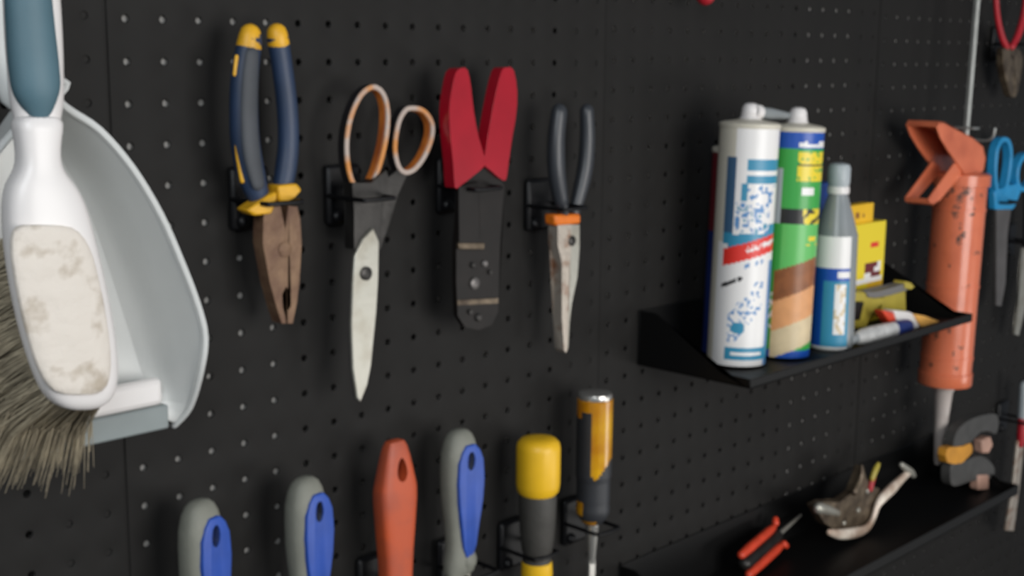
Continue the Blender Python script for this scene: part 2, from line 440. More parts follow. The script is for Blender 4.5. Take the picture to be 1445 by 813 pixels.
# ------------------------------------------------------------------ wire stripper
D = .028
t = thing('wire_stripper', 'wire stripper with two glossy red handles and blackened steel body', 'wire stripper', at(675, 330, D))
bm = plate([(643,103),(651,96),(660,99),(665,125),(669,160),(676,195),(684,222),(684,234),(668,248),(650,262),(642,265),(640,235),(636,195),(634,155),(638,125)], D+.008, .0105, 2); obj('handle', bm, 'redgrip', t, bevel=.0045, seg=4)
bm = plate([(708,100),(716,95),(725,99),(730,130),(728,165),(721,200),(717,235),(714,254),(706,252),(692,240),(684,232),(686,208),(692,172),(700,130)], D+.008, .0105, 2); obj('handle', bm, 'redgrip', t, bevel=.0045, seg=4)
bm = plate([(652,262),(664,250),(684,236),(704,250),(712,262),(709,300),(706,345),(705,400),(703,440),(694,459),(676,466),(656,462),(646,446),(644,400),(644,345),(648,300)], D+.004, .0045); obj('body', bm, 'stripsteel', t, bevel=.001)
bm = plate([(648,262),(676,256),(678,330),(676,352),(648,352)], D+.0075, .0030); obj('jaw', bm, 'stripsteel', t, bevel=.001)
bm = plate([(648,343),(684,343),(684,352),(648,352)], D+.0085, .0030); obj('jaw_edge', bm, 'brasssteel', t, bevel=.0006, label='pale worn cutting edge')
for i, (x, y, r) in enumerate(((669, 400, .0046), (683, 372, .0026), (666, 374, .0022), (690, 384, .0018), (674, 448, .003), (662, 440, .002))):
    p = at(x, y, D+.004); bm = B(); add_lathe(bm, p, [(r, -.002), (r, .0014), (r*.7, .0022)], 16, Vector((0,-1,0))); obj('screw', bm, ('greysteel', 'darksteel')[i > 1], t)
bm = plate([(646,424),(703,421),(703,428),(646,431)], D+.0052, .0016); obj('scale_plate', bm, 'brasssteel', t)

# ------------------------------------------------------------------ long nose pliers
D = .026
t = thing('pliers', 'long-nose pliers with black handles and orange collar', 'pliers', at(800, 330, D))
bm = B(); bar(bm, [(789,158,24),(785,195,26),(785,235,27),(789,270,24),(795,300,18)], D+.003, .9); obj('handle', bm, 'blackgrip', t)
bm = B(); bar(bm, [(828,157,21),(829,195,23),(826,235,24),(818,272,22),(810,300,17)], D-.001, .9); obj('handle', bm, 'blackgrip', t)
bm = plate([(783,303),(820,302),(820,316),(784,319)], D+.0075, .012); obj('collar', bm, 'collar', t, bevel=.002)
bm = plate([(787,317),(806,317),(806,350),(803,392),(801,440),(801,492),(799,498),(796,494),(793,450),(793,410),(793,372),(787,345)], D+.006, .010); obj('jaw', bm, 'rustedsteel', t, bevel=.0014)
bm = plate([(806,317),(818,317),(818,350),(815,392),(807,430),(804,455),(802,492),(801,492),(801,440),(804,392),(806,350)], D+.0055, .0095); obj('jaw', bm, 'steel', t, bevel=.0012)
p = at(807, 340, D+.006); bm = B(); add_lathe(bm, p, [(.0042, -.006), (.0042, .0006), (.003, .0014)], 18, Vector((0,-1,0))); obj('pivot', bm, 'darksteel', t)

# ------------------------------------------------------------------ blue and grey putty knives
KG = 'putty knives with blue and grey handles along the bottom'
def make_putty(loc, label):
    t = thing('putty_knife', label, 'putty knife', loc, KG)
    prof = [(-.0002,.0035,.004),(-.0012,.0130,.0095),(-.004,.0200,.0140),(-.009,.0255,.0175),(-.018,.0298,.0205),(-.030,.0310,.0215),(-.045,.0305,.0215),(-.060,.0280,.0200),(-.072,.0245,.0180),(-.084,.0222,.0165),(-.094,.0230,.0165),(-.103,.0262,.0170),(-.110,.0280,.0165),(-.114,.0260,.0140),(-.1155,.018,.009)]
    bm = B(); add_rings(bm, [superring((0, -.0005 if i > 9 else 0, z), w, th, 28, 2.6) for i, (z, w, th) in enumerate(prof)])
    body = obj('handle', bm, 'greyrubber', t, world=False)
    outl = []
    side = [(-.011, .0040), (-.016, .0085), (-.024, .0118), (-.040, .0128), (-.055, .0118), (-.068, .0098), (-.080, .0078), (-.092, .0060), (-.100, .0030)]
    pts = [(w*1.08+.0022, z) for z, w in side] + [(-w*1.02+.0022, z) for z, w in side[::-1]]
    bm = B(); add_prism(bm, [Vector((x, -.0119 + .0012*(abs(z+.04)/.05)**2, z)) for x, z in pts], (0, .006, 0))
    inl = obj('grip_inlay', bm, 'blue', body, bevel=.0014, seg=3, world=False, label='blue plastic face')
    def cutter():
        c = B(); rings = []
        for y in (-.03, -.0052):
            rings.append([Vector((.0022+.0040*math.cos(2*PI*k/16), y, -.0235+.0074*math.sin(2*PI*k/16))) for k in range(16)])
        add_rings(c, rings); return c
    cut(inl, cutter()); cut(body, cutter())
    c = B(); add_rings(c, [[Vector((.0022+.0039*math.cos(2*PI*k/16), y, -.0235+.0073*math.sin(2*PI*k/16))) for k in range(16)] for y in (-.0056, -.0050)])
    obj('hang_hole', c, 'pnavy', body, world=False, label='dark blue recess of the hanging hole')
    bm = B(); add_tube(bm, [Vector((.0035, -.0066, -.0955)), Vector((.0045, -.0070, -.104)), Vector((.004, -.0062, -.110))], [.0045, .0070, .0055], .62); obj('thumb_rest', bm, 'greyrubber', t, world=False)
    bm = B(); add_box(bm, (-.010, -.004, -.128), (.010, .004, -.114)); obj('ferrule', bm, 'steel', t, bevel=.002, world=False)
    bm = B(); add_prism(bm, [Vector(p) for p in ((-.010,-.0008,-.126),(.010,-.0008,-.126),(.024,-.0008,-.150),(.026,-.0008,-.200),(-.026,-.0008,-.200),(-.024,-.0008,-.150))], (0, .0016, 0)); obj('blade', bm, 'steel', t, world=False)
    return t
DK = .030
K = make_putty(at(648, 605, DK), 'blue and grey putty knife handle between the orange handle and the yellow cap')
k2 = dup(K, at(430, 672, DK), 'blue and grey putty knife handle just left of the orange handle')
k2.rotation_euler.z = math.radians(9)
k3 = dup(K, at(281, 704, DK), 'leftmost and lowest blue and grey putty knife handle, below the dustpan')
k3.rotation_euler.z = math.radians(15)

# ------------------------------------------------------------------ orange handle
t = thing('scraper', 'scraper with a tapered orange handle and hanging hole', 'scraper', at(557, 620, .03))
prof = [(-.0002,.006,.004),(-.0012,.0120,.008),(-.005,.0160,.0105),(-.013,.0205,.0125),(-.024,.0250,.0145),(-.034,.0292,.0160),(-.038,.0300,.0165),(-.046,.0298,.0168),(-.065,.0270,.0165),(-.085,.0235,.0160),(-.105,.0215,.0155),(-.118,.0210,.0150),(-.122,.016,.011)]
bm = B(); add_rings(bm, [superring((0, 0, z), w*1.13, th*1.05, 28, 4.0) for z, w, th in prof]); hb = obj('handle', bm, 'orangehandle', t, world=False)
c = B(); tear = [(.0046*math.cos(a)*(1-.25*math.sin(a)), -.0215+.0088*math.sin(a)) for a in [2*PI*k/20 for k in range(20)]]
add_rings(c, [[Vector((x+.0008, y, z)) for x, z in tear] for y in (-.02, .02)]); cut(hb, c)
bm = B(); add_box(bm, (-.004, -.003, -.150), (.004, .003, -.120)); obj('tang', bm, 'steel', t, bevel=.001, world=False)
bm = B(); add_prism(bm, [Vector(p) for p in ((-.006,-.001,-.145),(.006,-.001,-.145),(.022,-.001,-.175),(.022,-.001,-.205),(-.022,-.001,-.205),(-.022,-.001,-.175))], (0, .002, 0)); obj('blade', bm, 'steel', t, world=False)

# ------------------------------------------------------------------ yellow capped tool
p = at(760, 615, .032); s = depth(p)/F
t = thing('screwdriver', 'stout dark-gripped screwdriver with bright yellow cap', 'screwdriver', p)
bm = B(); add_lathe(bm, p, [(.006*s*0+10*s, -2*s), (24*s, -4*s), (30*s, -10*s), (31.5*s, -18*s), (31.5*s, -70*s), (30*s, -80*s), (26*s, -85*s)], 36); obj('cap', bm, 'capyellow', t)
bm = B(); add_lathe(bm, p, [(25*s, -82*s), (27*s, -90*s), (26.5*s, -120*s), (24.5*s, -150*s), (22*s, -170*s), (19*s, -178*s), (21*s, -184*s), (21*s, -186*s)], 36); obj('grip', bm, 'darkgrip', t)
bm = B(); add_lathe(bm, p, [(18*s, -184*s), (22*s, -188*s), (23*s, -206*s), (18*s, -222*s), (9*s, -228*s)], 36); obj('base_collar', bm, 'capyellow', t)
bm = B(); add_lathe(bm, p, [(6*s, -226*s), (6*s, -360*s), (3*s, -372*s)], 18); obj('shaft', bm, 'steel', t)

# ------------------------------------------------------------------ chisel
p = at(840, 553, .032); s = depth(p)/F
t = thing('chisel', 'chisel with amber and charcoal handle and metal striking cap', 'chisel', p)
fdir = CAM - p; fdir.z = 0
def cp(u, h):
    y = -h/s
    if y > 178: return 1 if u > .35 or y < 186 else 0
    if y > 128: return 0 if (u < -.55 and y > 158) else 1
    if u == 9: return 0
    if u < -.16 and y > (26 if u > -.72 else 34): return 1
    if y > 124 - 34*abs(u-.1): return 1
    return 0
prof = [(22*s, -8*s)] + [(25.5*s, -(10+2.5*i)*s) for i in range(0, 46)] + [(24*s, -(128+3*i)*s) for i in range(0, 11)] + [(23.5*s, -164*s), (24.5*s, -170*s), (24*s, -178*s), (20*s, -186*s), (14*s, -193*s), (10*s, -195*s)]
bm = B(); add_lathe(bm, p, prof, 40, paint=cp, face=fdir); obj('handle', bm, ['amber', 'charcoal'], t)
bm = B(); add_lathe(bm, p, [(19*s, 0), (23.5*s, -1.5*s), (24.5*s, -5*s), (24*s, -9*s)], 36); obj('striking_cap', bm, 'chrome', t, label='metal striking cap')
bm = B(); add_lathe(bm, p, [(9.5*s, -193*s), (9*s, -205*s), (6.5*s, -235*s), (5*s, -255*s)], 24); add_box(bm, p + Vector((-6*s, -2*s, -400*s)), p + Vector((6*s, 2*s, -250*s))); obj('shaft', bm, 'chrome', t)

# ------------------------------------------------------------------ dustpan
DF, DR = .020, .068
rimpx = [(60,118),(94,152),(140,183),(186,236),(226,302),(256,370),(278,428),(289,474),(284,520),(268,574),(246,600)]
flopx = [(30,160),(62,192),(92,228),(122,278),(146,340),(166,400),(184,452),(200,498),(214,536),(228,566),(232,592)]
rim = [at(x, y, DR) for x, y in rimpx]; flo = [at(x, y, DF) for x, y in flopx]
# the open end slopes out towards the lip
for i, e in enumerate((0, 0, 0, 0, 0, 0, 0, 0, .004, .014, .020)):
    flo[i] = at(*flopx[i], DF + e)
for i, e in enumerate((0,)*8 + (-.004, -.022, -.034)):
    rim[i] = at(*rimpx[i], DR + e)
XC = at(58, 300, .045).x
bm = B(); rows = []
for r, f in zip(rim, flo):
    w = max(f.x - XC, .004)
    row = [Vector((2*XC - r.x, r.y, r.z)), Vector((2*XC - (r.x*.55+f.x*.45), r.y*.4+f.y*.6, r.z*.5+f.z*.5)), Vector((XC - w, f.y, f.z)), Vector((XC - w*.4, f.y, f.z)), Vector((XC + w*.4, f.y, f.z)), Vector((XC + w, f.y, f.z)), Vector((r.x*.55+f.x*.45, r.y*.4+f.y*.6, r.z*.5+f.z*.5)), r]
    rows.append([bm.verts.new(q) for q in row])
top = [bm.verts.new(Vector((XC + k*.003, -.060 + abs(k)*0, rim[0].z + .006))) for k in (-3.5, -2.5, -1.5, -.5, .5, 1.5, 2.5, 3.5)]
rows.insert(0, top)
for a, b in zip(rows, rows[1:]):
    for k in range(7): bm.faces.new((a[k], a[k+1], b[k+1], b[k]))
t = thing('dustpan', 'pale grey plastic dustpan hanging behind the hand brush', 'dustpan', Vector((XC, -.03, at(60, 118, .05).z)))
obj('pan', bm, 'pan', t, solid=.0022, subsurf=2)
# rolled rim
bm = B(); R_ = [q.copy() for q in rim]; L_ = [Vector((2*XC - q.x, q.y, q.z)) for q in rim]
add_tube(bm, L_[::-1] + R_, [.0021]*22, n=8, sub=4); obj('rim', bm, 'pan', t)
bm = B()
lw = flo[-1].x - XC + .001; lz = flo[-1].z; ly = flo[-1].y
a = at(236, 580, DF+.02); b = at(150, 600, DF+.02)
slope = (a.z - b.z)/(a.x - b.x)
add_box(bm, (XC - lw, ly - .004, lz - .005), (XC + lw, ly + .002, lz + .010)); obj('rubber_lip', bm, 'panlip', t, bevel=.0015, label='grey rubber lip')
bm = B(); add_box(bm, (XC - lw*.96, ly - .004, lz + .010), (XC + lw*.96, ly + .004, lz + .027)); obj('ramp_ridge', bm, 'white', t, bevel=.004, seg=3)
bm = B(); hz = rim[0].z
add_tube(bm, [Vector((XC - .002, -.030, hz - .004)), Vector((XC - .004, -.026, hz + .03)), Vector((XC - .006, -.022, hz + .09)), Vector((XC - .008, -.020, hz + .15))], [.012, .0135, .0145, .012], .6); obj('handle', bm, 'pan', t)

# ------------------------------------------------------------------ hand brush
DB = .092
t = thing('hand_brush', 'white hand brush with grey-teal grip and dirty block, hanging in the dustpan', 'brush', at(60, 240, DB))
bm = B(); bar(bm, [(42,-70,72),(44,-20,80),(47,40,82),(50,95,80),(52,140,76),(53,170,66)], DB-.004, .75, n=24); core = obj('handle', bm, 'white', t)
bm = B(); bar(bm, [(38,-64,58),(39,-20,66),(43,40,70),(48,95,72),(52,130,66),(57,160,34),(59,170,10)], DB+.003, .72, n=24); obj('grip', bm, 'teal', core, label='grey-teal soft grip')
secs = [(160,52,72,.020),(185,53,64,.019),(210,53,57,.018),(232,54,57,.019),(246,55,70,.020),(260,57,94,.022),(285,62,112,.024),(325,68,122,.025),(375,77,129,.026),(425,87,131,.026),(475,97,128,.026),(520,106,118,.025),(548,110,104,.023),(566,111,82,.020),(575,110,50,.014),(578,110,20,.006)]
bm = B(); rings = []
for y, x, w, th in secs:
    c = at(x, y, DB); L = at(x-w/2, y, DB); Rr = at(x+w/2, y, DB); hw = (Rr-L)/2; hw.z *= 1
    rings.append([c + hw*math.copysign(abs(math.cos(a))**(.75), math.cos(a)) + Vector((0, -th/2*math.copysign(abs(math.sin(a))**.75, math.sin(a)), 0)) for a in [2*PI*k/28 for k in range(28)]])
add_rings(bm, rings); block = obj('block', bm, 'white', t, subsurf=1)
# scuffed face of the block
bm = B(); rings = []
for y, x, w in ((316,60,60),(324,64,98),(350,72,114),(375,77,120),(425,87,122),(475,97,118),(518,105,108),(545,109,88),(558,110,54)):
    c = at(x, y, DB+.0105); L = at(x-w/2, y, DB+.0105); Rr = at(x+w/2, y, DB+.0105); hw = (Rr-L)/2
    rings.append([c + hw*math.cos(a) + Vector((0, -.0040*math.copysign(abs(math.sin(a))**.6, math.sin(a)), 0)) for a in [2*PI*k/24 for k in range(24)]])
add_rings(bm, rings); obj('scuffed_face', bm, 'dirt', block, subsurf=1, label='dirty cracked beige face of the block')
# bristles
bm = B()
for i in range(2600):
    v = random.random(); u = random.uniform(-1, 1)
    y = 330 + 240*v; j = min(len(secs)-1, max(0, [k for k in range(len(secs)) if secs[k][0] <= y][-1]))
    x = secs[j][1] + u*secs[j][2]*.40
    b0 = at(x, y, DB - .008)
    ln = random.uniform(.85, 1.05)
    # splay: down and a little left, back to the pan
    edge = u
    dv = Vector((-.010 + .014*u + random.gauss(0, .004), .044 + random.gauss(0, .004), -.034 - .018*v + random.gauss(0, .006)))*ln
    mid = b0 + dv*.5 + Vector((0, .006, .006))
    tip = b0 + dv
    r = random.uniform(.00028, .00046)
    s1 = Vector((r, 0, 0)); s2 = Vector((-r*.5, r*.6, r*.6)); s3 = Vector((-r*.5, -r*.6, -r*.6))
    add_rings(bm, [[b0+s1, b0+s2, b0+s3], [mid+s1, mid+s2, mid+s3], [tip+s1*.5, tip+s2*.5, tip+s3*.5]], cap=False)
o = obj('bristles', bm, 'bristle', t, smooth=False); o['kind'] = 'stuff'; o['label'] = 'grey-brown worn bristles'

# ------------------------------------------------------------------ shelf
def tray(name, label, x0, x1, dep, zb, hb, lip, cat):
    t = thing(name, label, cat, (x0, 0, zb))
    th = .0018
    bm = B(); add_box(bm, (x0, -th-.0002, zb), (x1, -.0002, zb+hb)); obj('back_plate', bm, 'blacksteel', t, bevel=.0006)
    bm = B(); add_box(bm, (x0, -dep, zb), (x1, -th, zb+th)); obj('bottom_plate', bm, 'blacksteel', t, bevel=.0006)
    bm = B(); add_box(bm, (x0, -dep, zb), (x1, -dep+th, zb+lip)); obj('front_lip', bm, 'blacksteel', t, bevel=.0006)
    for xx in (x0, x1 - th):
        bm = B(); add_prism(bm, [Vector((xx, -.002, zb)), Vector((xx, -dep+th, zb)), Vector((xx, -dep+th, zb+lip)), Vector((xx, -dep*.75, zb+lip)), Vector((xx, -.02, zb+hb)), Vector((xx, -.002, zb+hb))], (th, 0, 0)); obj('side_plate', bm, 'blacksteel', t, bevel=.0004)
    return t
ZS = ZO - .2940
tray('shelf', 'black steel shelf carrying the white and green cartridges', .497, .912, .122, ZS, .0500, .0085, 'shelf')
ZF = ZS + .0018
# tray below
ZT = ZO - .532
tray('tray', 'long black steel tray along the bottom holding metal pliers and a red screwdriver', .478, 1.093, .112, ZT, .0520, .012, 'tray')
ZTF = ZT + .0018

# ------------------------------------------------------------------ cartridges on the shelf
def cartridge(label, base, r, h, paint, mats, bossx=0, tilt=0):
    t = thing('sealant_cartridge', label, 'cartridge', base)
    fd = CAM - base; fd.z = 0
    N = 150
    prof = [(r*.9, .0005), (r, .001)] + [(r, .001 + (h-.003)*i/N) for i in range(1, N+1)]
    bm = B(); add_lathe(bm, base, prof, 120, paint=lambda u, z: paint(u, z/h), face=fd, cap=True); body = obj('body', bm, mats, t)
    bm = B(); add_lathe(bm, base, [(r*1.005, h-.004), (r*1.03, h-.003), (r*1.03, h), (r*.9, h+.0015), (r*.5, h+.003), (.0095, h+.004)], 48); obj('shoulder', bm, 'beige', t)
    bm = B(); add_lathe(bm, base, [(.0098, h+.003), (.0090, h+.006), (.0080, h+.0065), (.0086, h+.009), (.0078, h+.0095), (.0078, h+.013), (.0062, h+.0165), (.003, h+.018)], 24); obj('nozzle_boss', bm, 'white', t)
    if tilt: t.location.z += r*abs(math.sin(tilt))
    if tilt: t.rotation_euler = (0, tilt, 0)
    return t
random.seed(11)
H_ = {}
def hsh(a, b, s=0):
    k = (a, b, s)
    if k not in H_: H_[k] = random.random()
    return H_[k]
def white_paint(u, z):
    # 0 white 1 beige 2 slate 3 teal 4 mid 5 red 6 black
    if u == 9: return 1
    y = 525 - 350*z
    x = 1038 + (1062-1038)*z + u*38.5         # photographed label column, for proportions only
    k = u
    if y < 222 and k < -.42: return 1
    if k < -.80: return 1
    if -.66 < k < -.34 and 222 < y < 347: return 2 if y < 330 else 3
    if k < -.34 and y < 345: return 1 if k < -.66 else 0
    if .02 < k and 224 < y < 240: return 3
    if k > .0 and 247 < y < 259: return 3
    if -.14 < k < .06 and 259 < y < 285: return 3
    if .0 < k < .95 and 262 < y < 286: return 4 if noise.noise(Vector((k*7, y*.16, 1))) > .18 else 0
    if -.30 < k < .8 and 286 < y < 330: q = noise.noise(Vector((k*6.5, y*.13, 9))); return 4 if q > .10 else (3 if q < -.36 else 0)
    sl = -14*(k+.3)
    yy = y - sl
    if k > -.5 and 333 < yy < 349: return 3
    if k > -.62 and 349 <= yy < 374: return 0 if (k > .1 and 356 < yy < 364 and noise.noise(Vector((k*15, yy*.3, 4))) > -.1) else 5
    if -.62 < k < .06 and 396 < yy + 6*k < 402 and hsh(int(k*12), 0, 5) > .25: return 6
    if .1 < k < .7 and 380 < yy < 386 and hsh(int(k*16), 1, 5) > .4: return 4
    if (k+.02)**2*38**2 + (y-467)**2 < 9**2: return 3
    if -.35 < k < .75 and 398 < y < 490:
        g = abs((k*38 + (y-455)*.62))
        if g < 17 and noise.noise(Vector((k*8, y*.17, 6))) > .12: return 4
    if k > -.40 and 496 < y < 515: return 0 if (-.2 < k < .8 and 503 < y < 508) else 3
    if k > .9: return 4 if y > 370 else 0
    return 0
def base_at(px, py, z): 
    q = atz(px, py, z); return Vector((q.x, q.y, z))
WB = base_at(1038, 512, ZF); HW = .2145
cartridge('white sealant cartridge with teal print and a red band on the shelf', WB, .0262, HW, white_paint, ['tubewhite', 'beige', 'pblue', 'pteal', 'pmid', 'pred', 'pblack'], tilt=.034)
def green_paint(u, z):
    # 0 green 1 royal 2 white 3 yellow 4 black 5 lightgreen 6 wood 7 orange 8 tan 9 grey 
    if u == 9: return 0
    y = 512 - 322*z; k = u
    if y < 190: return 9
    if y < 219: return 2 if (k > .1 and 207 + hsh(int(k*10), 0, 21)*6 < y < 217) else 1
    if k < -.42 and 246 < y < 322: return 9
    if k > .08 and 222 < y < 263:
        if 239 < y < 242: return 4
        if noise.noise(Vector((k*8, y*.2, 22))) > .33: return 0
        return 3
    if .3 < k < .75 and 272 < y < 282: return 2
    if 302 < y < 323: return (3 if noise.noise(Vector((k*6, y*.14, 23))) > -.12 else 4) if k > .42 else 4
    if 323 <= y < 382 + -14*k:
        if k > .6 and 340 < y < 352 and hsh(int(k*12), int(y/5), 24) > .5: return 3
        return 5 if k > -.3 else 0
    if k > -.52:
        y2 = y + 16*k
        if 380 < y2 < 424: return 6
        if y2 < 466 and y2 > 380: return 7
        if y2 < 505 and y2 > 380: return 8
    elif 420 < y < 470 and noise.noise(Vector((k*10, y*.14, 25))) > .1: return 2
    if y > 500: return 1
    return 0
GB = base_at(1104, 501, ZF)
cartridge('green and blue sealant cartridge with wood-tone print on the shelf', GB, .0244, .2100, green_paint, ['pgreen', 'proyal', 'tubewhite', 'pyellow', 'pblack', 'pgreen2', 'pwood', 'porange', 'ptan', 'pgrey'], tilt=.034)
def red_paint(u, z):
    if u == 9: return 0
    return 0 if z > .60 else 1
RB = Vector((WB.x + .026, -.034, ZF))
cartridge('dark red and navy cartridge mostly hidden behind the white one', RB, .0235, .190, red_paint, ['pmaroon', 'pnavy'], tilt=.034)
# spare nozzle across the two tops
a = WB + Vector((-.002, -.004, HW + .012)); b = GB + Vector((.010, .006, .2100 + .010))
t = thing('cartridge_nozzle', 'white plastic nozzle lying across the tops of the two cartridges', 'nozzle', a)
v = b - a
bm = B(); add_lathe(bm, a, [(.0052, .008), (.0052, v.length*.45), (.0036, v.length*.75), (.0026, v.length)], 16, v); obj('cone', bm, 'clear', t)
bm = B(); add_lathe(bm, a, [(.0066, .0075), (.0066, .016), (.0054, .0165)], 16, v); obj('collar', bm, 'white', t)

# ------------------------------------------------------------------ glue bottle
BB = base_at(1171, 490, ZF); s = depth(BB)/F
t = thing('glue_bottle', 'squeeze bottle with blue and white label and grey cap beside green cartridge', 'bottle', BB)
fd = CAM - BB; fd.z = 0
def bot_paint(u, h):
    y = 495 - h/s
    if u == 9: return 0
    if u > .70: return 3
    if y < 378 or y > 487: return 0
    if u < -.9: return 0
    if y < 396: return 0 if (u > .15 and 384 < y < 391) else 1
    if .1 < u < .55 and 402 < y < 470: return 4 if noise.noise(Vector((u*6, y*.12, 3))) > .12 else 0
    if u < -.45: return 1
    return 2
def hh(y): return (495 - y)*s
prof = [(27*s, 0), (31*s, hh(492)), (32*s, hh(488))] + [(32*s - (i/35)*2*s, hh(488 - i*4.4)) for i in range(1, 36)]
bm = B(); add_lathe(bm, BB, prof, 72, paint=bot_paint, face=fd); body = obj('body', bm, ['tubewhite', 'proyal', 'pteal', 'clear', 'ptan'], t)
bm = B(); add_lathe(bm, BB, [(30*s, hh(334)), (27.5*s, hh(326)), (23*s, hh(310)), (17.5*s, hh(292)), (13.5*s, hh(278)), (12*s, hh(270))], 48); obj('shoulder_cone', bm, 'clear', t, label='cloudy clear shoulder')
bm = B(); add_lathe(bm, BB, [(15*s, hh(277)), (15.5*s, hh(274)), (15*s, hh(268)), (14*s, hh(267))], 28); obj('neck_ring', bm, 'white', t)
bm = B(); add_lathe(bm, BB, [(13.5*s, hh(268)), (15.5*s, hh(262)), (15.5*s, hh(242)), (13*s, hh(237)), (6*s, hh(235))], 28); obj('cap', bm, 'capgrey', t)
# blue carton behind it
t = thing('glue_carton', 'narrow blue carton between the green cartridge and the bottle', 'carton', Vector((BB.x + .010, -.026, ZF)))
bx = at(1172, 300, .040).x
zt = at(1165, 258, .068).z
bm = B(); x0 = at(1146, 300, .068).x; x1 = at(1180, 300, .068).x
add_prism(bm, [Vector((x0, -.068, ZF)), Vector((x1, -.068, ZF)), Vector((x1, -.068, zt-.012)), Vector((x1-.006, -.068, zt)), Vector((x0+.010, -.068, zt)), Vector((x0, -.068, zt-.012))], (0, .018, 0)); obj('box', bm, 'proyal', t, bevel=.0008)

# ------------------------------------------------------------------ yellow pack
YD = .050
t = thing('yellow_pack', 'bright yellow pack with hang tab behind the small hand tool', 'pack', Vector((at(1225, 400, YD).x, -YD, ZF)))
L0 = at(1196, 320, YD); R0 = at(1250, 320, YD); zt = L0.z; zb = ZF
yb = -YD
def ypaint(bm, x0, x1, z0, z1, y, nx, nz, fn, dy):
    V = [[bm.verts.new((x0+(x1-x0)*i/nx, y, z0+(z1-z0)*j/nz)) for i in range(nx+1)] for j in range(nz+1)]
    for j in range(nz):
        for i in range(nx):
            bm.faces.new((V[j][i], V[j][i+1], V[j+1][i+1], V[j+1][i])).material_index = fn((i+.5)/nx, (j+.5)/nz)
    W = [bm.verts.new(p) for p in ((x0, y+dy, z0), (x1, y+dy, z0), (x1, y+dy, z1), (x0, y+dy, z1))]
    bm.faces.new(W[::-1])
    bm.faces.new([V[0][i] for i in range(nx, -1, -1)] + [W[0], W[1]]); bm.faces.new([V[nz][i] for i in range(nx+1)] + [W[2], W[3]])
    bm.faces.new([V[j][0] for j in range(nz+1)] + [W[3], W[0]]); bm.faces.new([V[j][nx] for j in range(nz, -1, -1)] + [W[1], W[2]])
def yp(u, v):
    if .50 < u < .9 and .46 < v < .60: return 2 if hsh(int(u*12), int(v*20), 41) > .35 else 3
    if .2 < u < .95 and .41 < v < .46: return 3
    if .62 < u < .85 and .74 < v < .80: return 4
    if u > .6 and .2 < v < .4: return 1
    return 0
bm = B(); ypaint(bm, L0.x, R0.x, zb, zt, yb, 24, 40, yp, .026); obj('box', bm, ['pyellow', 'capyellow', 'pmaroon', 'tubewhite', 'pred'], t, smooth=False)
a = at(1192, 318, YD-.004); b = at(1233, 286, YD-.004)
def yt(u, v): return 1 if (.35 < u < .7 and .45 < v < .7 and hsh(int(u*16), int(v*9), 42) > .3) else 0
bm = B(); ypaint(bm, a.x, b.x, zt-.004, b.z, -YD+.004, 16, 12, yt, .012); obj('hang_tab', bm, ['capyellow', 'pwood'], t, smooth=False)

# ------------------------------------------------------------------ small yellow hand tool
TD = .072
t = thing('hand_tool', 'small yellow hand tool with a grey rail lying on the shelf', 'hand tool', Vector((at(1240, 450, TD).x, -TD, ZF)))
bm = plate([(1222,412),(1236,412),(1262,405),(1283,398),(1286,403),(1280,410),(1256,417),(1236,421),(1226,420)], TD+.004, .010); obj('rail', bm, 'midgrey', t, bevel=.001)
bm = plate([(1278,397),(1286,399),(1291,405),(1286,409),(1278,407)], TD+.006, .014); obj('rail_tip', bm, 'olive', t, bevel=.001)
bm = plate([(1203,412),(1224,412),(1232,420),(1250,420),(1242,432),(1232,442),(1222,464),(1200,464),(1204,440)], TD+.002, .012); obj('handle', bm, 'olive', t, bevel=.0015)
bm = plate([(1205,426),(1220,426),(1214,452),(1203,452)], TD+.0045, .006); obj('trigger', bm, 'stripsteel', t, bevel=.001, label='dark trigger')
bm = plate([(1244,419),(1278,410),(1279,440),(1246,446)], TD-.002, .014); obj('body', bm, 'olive', t, bevel=.001)

# ------------------------------------------------------------------ squeeze tubes lying on the shelf
a = at(1206, 478, .106); b = at(1278, 462, .104); a.z = max(a.z, ZF+.0075); 
t = thing('squeeze_tube', 'crumpled white squeeze tube with blue end lying on the shelf', 'tube', a)
v = b - a
bm = B(); add_tube(bm, [a, a+v*.12, a+v*.4, a+v*.8, b], [.0040, .0078, .0090, .0080, .0060], .8, n=16); obj('tube_body', bm, 'foil', t)
bm = B(); add_tube(bm, [a+v*.78, b+v*.03], [.0089, .0080], .8, n=16); obj('printed_end', bm, 'pnavy', t, label='navy printed end')
bm = B(); add_lathe(bm, a - v.normalized()*.012, [(.0046, 0), (.0050, .002), (.0048, .014)], 16, v); obj('cap', bm, 'clear', t)
a = at(1248, 441, .092); b = at(1330, 456, .112); 
t = thing('squeeze_tube', 'flat orange and white squeeze tube at the right end of the shelf', 'tube', a)
def fl(px, d, tt): 
    return plate(px, d, tt)
bm = plate([(1246,438),(1262,441),(1272,458),(1264,464),(1254,452)], .098, .012); obj('tube_body', bm, 'redorange', t, bevel=.002, label='red-orange shoulder')
bm = plate([(1262,438),(1284,440),(1300,447),(1302,462),(1276,468),(1268,455)], .100, .014); obj('label_band', bm, 'white', t, bevel=.002, label='white printed band')
bm = plate([(1290,443),(1306,446),(1332,456),(1328,461),(1302,463),(1296,454)], .102, .012); obj('crimped_end', bm, 'tanorange', t, bevel=.002, label='tan-orange flattened end')

